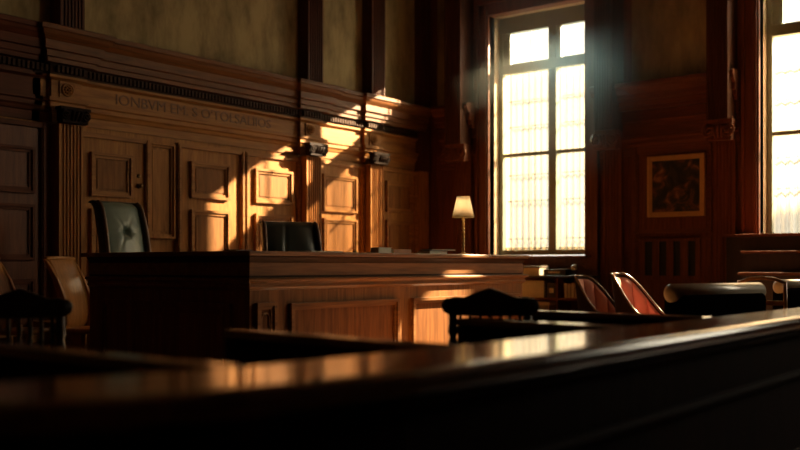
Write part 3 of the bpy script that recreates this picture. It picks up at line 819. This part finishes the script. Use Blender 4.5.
M['chairframe'] = wood('varnished_frame', (.05, .022, .012), (.12, .055, .03), .16, coat=.6)
barrel_chair('left one of two red channelled barrel chairs near the tall window', (11.50, 5.58, 0), radians(-3), .99)
barrel_chair('right one of two red channelled barrel chairs, before the grille', (11.10, 4.85, 0), radians(-3), 1.02)

# ------------------------------------------------------------------ dark leather armchairs behind the rail
def club_chair(label, loc, rz):
    t = thing('leather_armchair', label, 'chair', loc, rz, 'black leather armchairs behind the rail')
    # sitter faces +y; back at y=0
    b = MB(); b.rbox(-.56, .56, -.10, .10, .42, 1.04, .06); b.build('backrest', M['blackleather'], t)
    MB().tube([(-.575, 0, 1.035), (-.56, 0, 1.04), (.56, 0, 1.04), (.575, 0, 1.035)], [.045, .075, .075, .045], 16).build('back_roll', M['highlight_leather'], t)  # the roll's highlight is put into its colour
    for s in (-1, 1):
        x0, x1 = sorted((s*.51, s*.64)); MB().rbox(x0, x1, .02, .62, .12, .66, .05).build('arm', M['blackleather'], t)
    MB().rbox(-.52, .52, .04, .64, .28, .48, .05).build('seat', M['blackleather'], t)
    MB().box(-.60, .60, -.06, .60, .10, .30).build('base', M['blackleather'], t)
    for sx in (-.56, .56):
        for y in (-.02, .55): MB().lathe([(.016, 0), (.026, .03), (.024, .10)], (sx, y, 0), 12).build('foot', M['dark'], t)
    return t
club_chair('wide black leather armchair with gleaming rolled back behind the rail', (7.58, 2.72, 0), radians(-16))
club_chair('black leather armchair cut by the right edge behind the rail', (10.55, 2.8, 0), radians(-16))
# ladder-back chair between them
t = thing('ladder_back_chair', 'wooden ladder-back chair seen between the two black leather armchairs', 'chair', (8.80, 2.75, 0), radians(-72))
for s in (-1, 1):
    MB().tube([(s*.2, 0, 0), (s*.2, 0, .45), (s*.2, -.03, .8), (s*.19, -.07, 1.12)], .018, 8).build('back_post', M['chairwood'], t)
    MB().tube([(s*.2, .4, 0), (s*.2, .4, .45)], .018, 8).build('front_leg', M['chairwood'], t)
for z in (.62, .77, .92):
    MB().box(-.185, .185, -.055, -.035, z-.02, z+.02).build('slat', M['chairwood'], t)
MB().tube([(-.2, -.07, 1.10), (-.1, -.075, 1.135), (0, -.075, 1.145), (.1, -.075, 1.135), (.2, -.07, 1.10)], .016, 8).build('crest', M['chairwood'], t)
MB().rbox(-.22, .22, -.02, .42, .44, .48, .015).build('seat', M['chairwood'], t)

# ------------------------------------------------------------------ low shelf unit under the tall window
t = thing('bookcase', 'low dark open bookcase under the tall window', 'bookcase', (13.72, 8.05, 0))
yA, yB = -1.12, 1.05
b = MB(); b.box(.24, .28, yA, yB, 0, 1.06); b.box(-.2, .24, yA, yA+.04, 0, 1.06); b.box(-.2, .24, yB-.04, yB, 0, 1.06); b.box(-.2, .24, -.66, -.62, 0, 1.06)
b.build('carcass', M['mahog'], t)
MB().box(-.24, .30, yA-.03, yB+.03, 1.06, 1.10).build('top', M['dark'], t, bevel=.008)
for z in (.08, .42, .74):
    MB().box(-.19, .24, yA+.04, yB-.04, z-.03, z).build('shelf', M['mahog'], t)
def boxthing(name, label, cat, loc, dx, dy, dz, mat, group=None, lid=None, rz=0):
    t = thing(name, label, cat, loc, rz, group)
    MB().box(-dx/2, dx/2, -dy/2, dy/2, 0, dz*(.8 if lid else 1)).build('body', mat, t, bevel=.006)
    if lid: MB().box(-dx/2-.006, dx/2+.006, -dy/2-.006, dy/2+.006, dz*.8, dz).build('lid', lid, t, bevel=.004)
    else: MB().box(-dx/2-.004, -dx/2+.002, -dy*.25, dy*.25, dz*.35, dz*.65).build('label_plate', M['paper'], t)
    return t
boxthing('file_box', 'pale wide file box beside the dark case on the bookcase', 'box', (13.72, 7.98, 1.10), .32, .46, .15, M['paper'], lid=M['grey'])
boxthing('file_box', 'pale small file box on the bookcase nearest the bench', 'box', (13.74, 8.40, 1.10), .30, .22, .17, M['grey'], lid=M['paper'])
boxthing('document_case', 'black document case on the bookcase under the window', 'case', (13.74, 7.49, 1.10), .30, .40, .10, M['blackbox'])
t = thing('globe_lamp', 'small white globe lamp on the bookcase under the window', 'lamp', (13.66, 7.18, 1.10))
MB().lathe([(.05, 0), (.05, .012), (.015, .02), (.012, .07), (.02, .08)], n=16).build('lamp_base', M['steel'], t)
MB().lathe([(.008, .075)]+[(.05*sin(pi*k/12), .125-.05*cos(pi*k/12)) for k in range(1, 12)]+[(.004, .175)], n=20).build('globe', M['white'], t)
boxthing('archive_box', 'large white archive box on the bookcase top shelf by the bench', 'box', (13.72, 7.92, .74), .30, .50, .27, M['paper'], lid=M['paper'])
boxthing('file_box', 'black file box beside the white archive box on the shelf', 'box', (13.74, 7.55, .74), .28, .16, .24, M['blackbox'])
boxthing('archive_box', 'white archive box on the bookcase shelf below the black one', 'box', (13.72, 7.86, .42), .30, .56, .25, M['grey'], lid=M['paper'])
for k in range(5):
    bt = book('law_book', ['dark red spine book at the left end of the shelf row', 'second red spine book of the shelf row', 'middle red spine book of the shelf row', 'fourth red spine book of the shelf row', 'red spine book at the right end of the shelf row'][k],
              (13.70, 7.30-.062*k, .74), 0, .20, .05, .24-.01*(k % 2), M['redbook'], 'book', 'red books on the bookcase shelf')

# ------------------------------------------------------------------ stepped cabinet under the right-hand window
t = thing('stepped_cabinet', 'dark stepped wooden cabinet under the right-hand window', 'cabinet', (13.1, 3.9, 0))
MB().box(.55, 1.05, -1.9, .86, 0, 1.66).build('back_tier', M['dark'], t)
MB().box(.50, 1.08, -1.93, .89, 1.66, 1.70).build('top', M['mahog_y'], t, bevel=.006)
MB().box(.2, .55, -1.9, .50, 0, 1.42).build('middle_tier', M['dark'], t)
MB().box(.16, .55, -1.93, .53, 1.42, 1.455).build('middle_shelf', M['mahog_y'], t, bevel=.006)
MB().box(-.15, .2, -1.9, .42, 0, 1.13).build('front_tier', M['dark'], t)
MB().box(-.19, .2, -1.93, .45, 1.13, 1.165).build('front_shelf', M['mahog_y'], t, bevel=.006)

# ------------------------------------------------------------------ light
HAZE_WATTS = 26000  # power of the added spot that lights the haze
SKY0, SKY1 = 2.0, 16.5
wd = bpy.data.worlds.new('daylight'); SC.world = wd; wd.use_nodes = True
wt = wd.node_tree; bg = wt.nodes['Background']
# sky with a bright warm lobe added to the south to fill the room
tc = wt.nodes.new('ShaderNodeTexCoord'); dp = wt.nodes.new('ShaderNodeVectorMath'); dp.operation = 'DOT_PRODUCT'
dp.inputs[1].default_value = Vector((.30, -.88, .37)).normalized()
wt.links.new(tc.outputs['Generated'], dp.inputs[0])
mr = wt.nodes.new('ShaderNodeMapRange'); mr.interpolation_type = 'SMOOTHSTEP'
mr.inputs[1].default_value = .3; mr.inputs[2].default_value = .99; mr.inputs[3].default_value = SKY0; mr.inputs[4].default_value = SKY1
wt.links.new(dp.outputs['Value'], mr.inputs[0]); wt.links.new(mr.outputs[0], bg.inputs[1])
sk = wt.nodes.new('ShaderNodeMapRange'); sk.inputs[1].default_value = .22; sk.inputs[2].default_value = .9
wt.links.new(dp.outputs['Value'], sk.inputs[0])
sm = wt.nodes.new('ShaderNodeMix'); sm.data_type = 'RGBA'; sm.inputs[6].default_value = (1, .93, .80, 1); sm.inputs[7].default_value = (1, .80, .54, 1)
wt.links.new(sk.outputs[0], sm.inputs[0]); wt.links.new(sm.outputs[2], bg.inputs[0])

def portal(i, a, b):
    L = bpy.data.lights.new('window_portal', 'AREA'); L.shape = 'RECTANGLE'; L.size = b-a; L.size_y = ZT-ZS
    zs, zt = (3.0, 6.6) if b < 0 else (ZS, ZT)
    L.size_y = zt-zs; L.cycles.is_portal = True
    o = bpy.data.objects.new('window_portal', L); COL.objects.link(o)
    o.location = (14.95 if b > 0 else 14.4, (a+b)/2, (zs+zt)/2); o.rotation_euler = (pi/2, 0, pi/2)
for i, (a, b) in enumerate(WIN): portal(i, a, b)

def spot(name, loc, target, watts, deg, col, r=.05, blend=.1):
    L = bpy.data.lights.new(name, 'SPOT'); L.energy = watts; L.color = col; L.spot_size = radians(deg); L.spot_blend = blend; L.shadow_soft_size = r
    o = bpy.data.objects.new(name, L); COL.objects.link(o); o.location = loc
    o.rotation_euler = (Vector(target)-Vector(loc)).to_track_quat('-Z', 'Y').to_euler()
    return o
spot('low_sun_beam', (21.5, 3.10, 9.2), (14.4, 8.1, 3.9), 150000, 36, (1, .74, .45), .06)
spot('low_sun_bench_beam', (21.5, 2.2, 9.95), (14.4, 3.9, 4.6), 340000, 24, (1, .74, .45), .06)

# bulb in the table lamp
L = bpy.data.lights.new('lamp_bulb', 'POINT'); L.energy = 2.0; L.color = (1, .86, .66); L.shadow_soft_size = .025
o = bpy.data.objects.new('lamp_bulb', L); COL.objects.link(o); o.location = (9.23, 6.28, ZB+.57)
# haze thinning out from a centre near the tall window
hz, nt, out = _mat('dusty_air')
vs = nt.nodes.new('ShaderNodeVolumeScatter'); vs.inputs['Color'].default_value = (.86, 1.0, .92, 1); vs.inputs['Anisotropy'].default_value = .3
nt.links.new(vs.outputs[0], out.inputs['Volume'])
tc = nt.nodes.new('ShaderNodeTexCoord'); mp = nt.nodes.new('ShaderNodeMapping'); mp.vector_type = 'POINT'
mp.inputs['Scale'].default_value = (1/1.7, 1/2.2, 1/2.2)
ln = nt.nodes.new('ShaderNodeVectorMath'); ln.operation = 'LENGTH'
mr = nt.nodes.new('ShaderNodeMapRange'); mr.interpolation_type = 'SMOOTHSTEP'
mr.inputs[1].default_value = .1; mr.inputs[2].default_value = 1.0; mr.inputs[3].default_value = .13; mr.inputs[4].default_value = 0
nt.links.new(tc.outputs['Object'], mp.inputs[0]); nt.links.new(mp.outputs[0], ln.inputs[0]); nt.links.new(ln.outputs['Value'], mr.inputs[0]); nt.links.new(mr.outputs[0], vs.inputs['Density'])
hb = MB().box(-1.7, .74, -2.2, 2.2, -2.2, 2.2).build('dusty_air', hz, None, (13.2, 6.9, 4.6))
hb['kind'] = 'stuff'; tag(hb, 'thin haze hanging in the air before the tall window', 'haze')
spot('haze_spot', (19.8, 14.1, 8.2), (14.4, 8.0, 4.3), HAZE_WATTS, 34, (.80, 1, .90), 1.2, .5).data.specular_factor = 0  # unseen spot added outside the window to make the haze glow
# ------------------------------------------------------------------ camera
cam = bpy.data.cameras.new('camera'); co = bpy.data.objects.new('camera', cam); COL.objects.link(co); SC.camera = co
co.location = (0, 0, 1.25); co.rotation_euler = (pi/2, 0, radians(38-90))
cam.sensor_width = 36; cam.lens = 43.2; cam.shift_y = 41/800
cam.clip_end = 200
cam.dof.use_dof = True; cam.dof.focus_distance = 9.6; cam.dof.aperture_fstop = 1.0

SC.view_settings.view_transform = 'Standard'; SC.view_settings.look = 'None'; SC.view_settings.gamma = 1
SC.view_settings.use_curve_mapping = False; SC.view_settings.exposure = 0
cy = SC.cycles
cy.use_denoising = True
try: cy.denoiser = 'OPENIMAGEDENOISE'
except Exception: pass
cy.max_bounces = 8; cy.diffuse_bounces = 4; cy.glossy_bounces = 4; cy.transparent_max_bounces = 16; cy.transmission_bounces = 6
cy.caustics_reflective = False; cy.caustics_refractive = False; cy.sample_clamp_indirect = 6.0
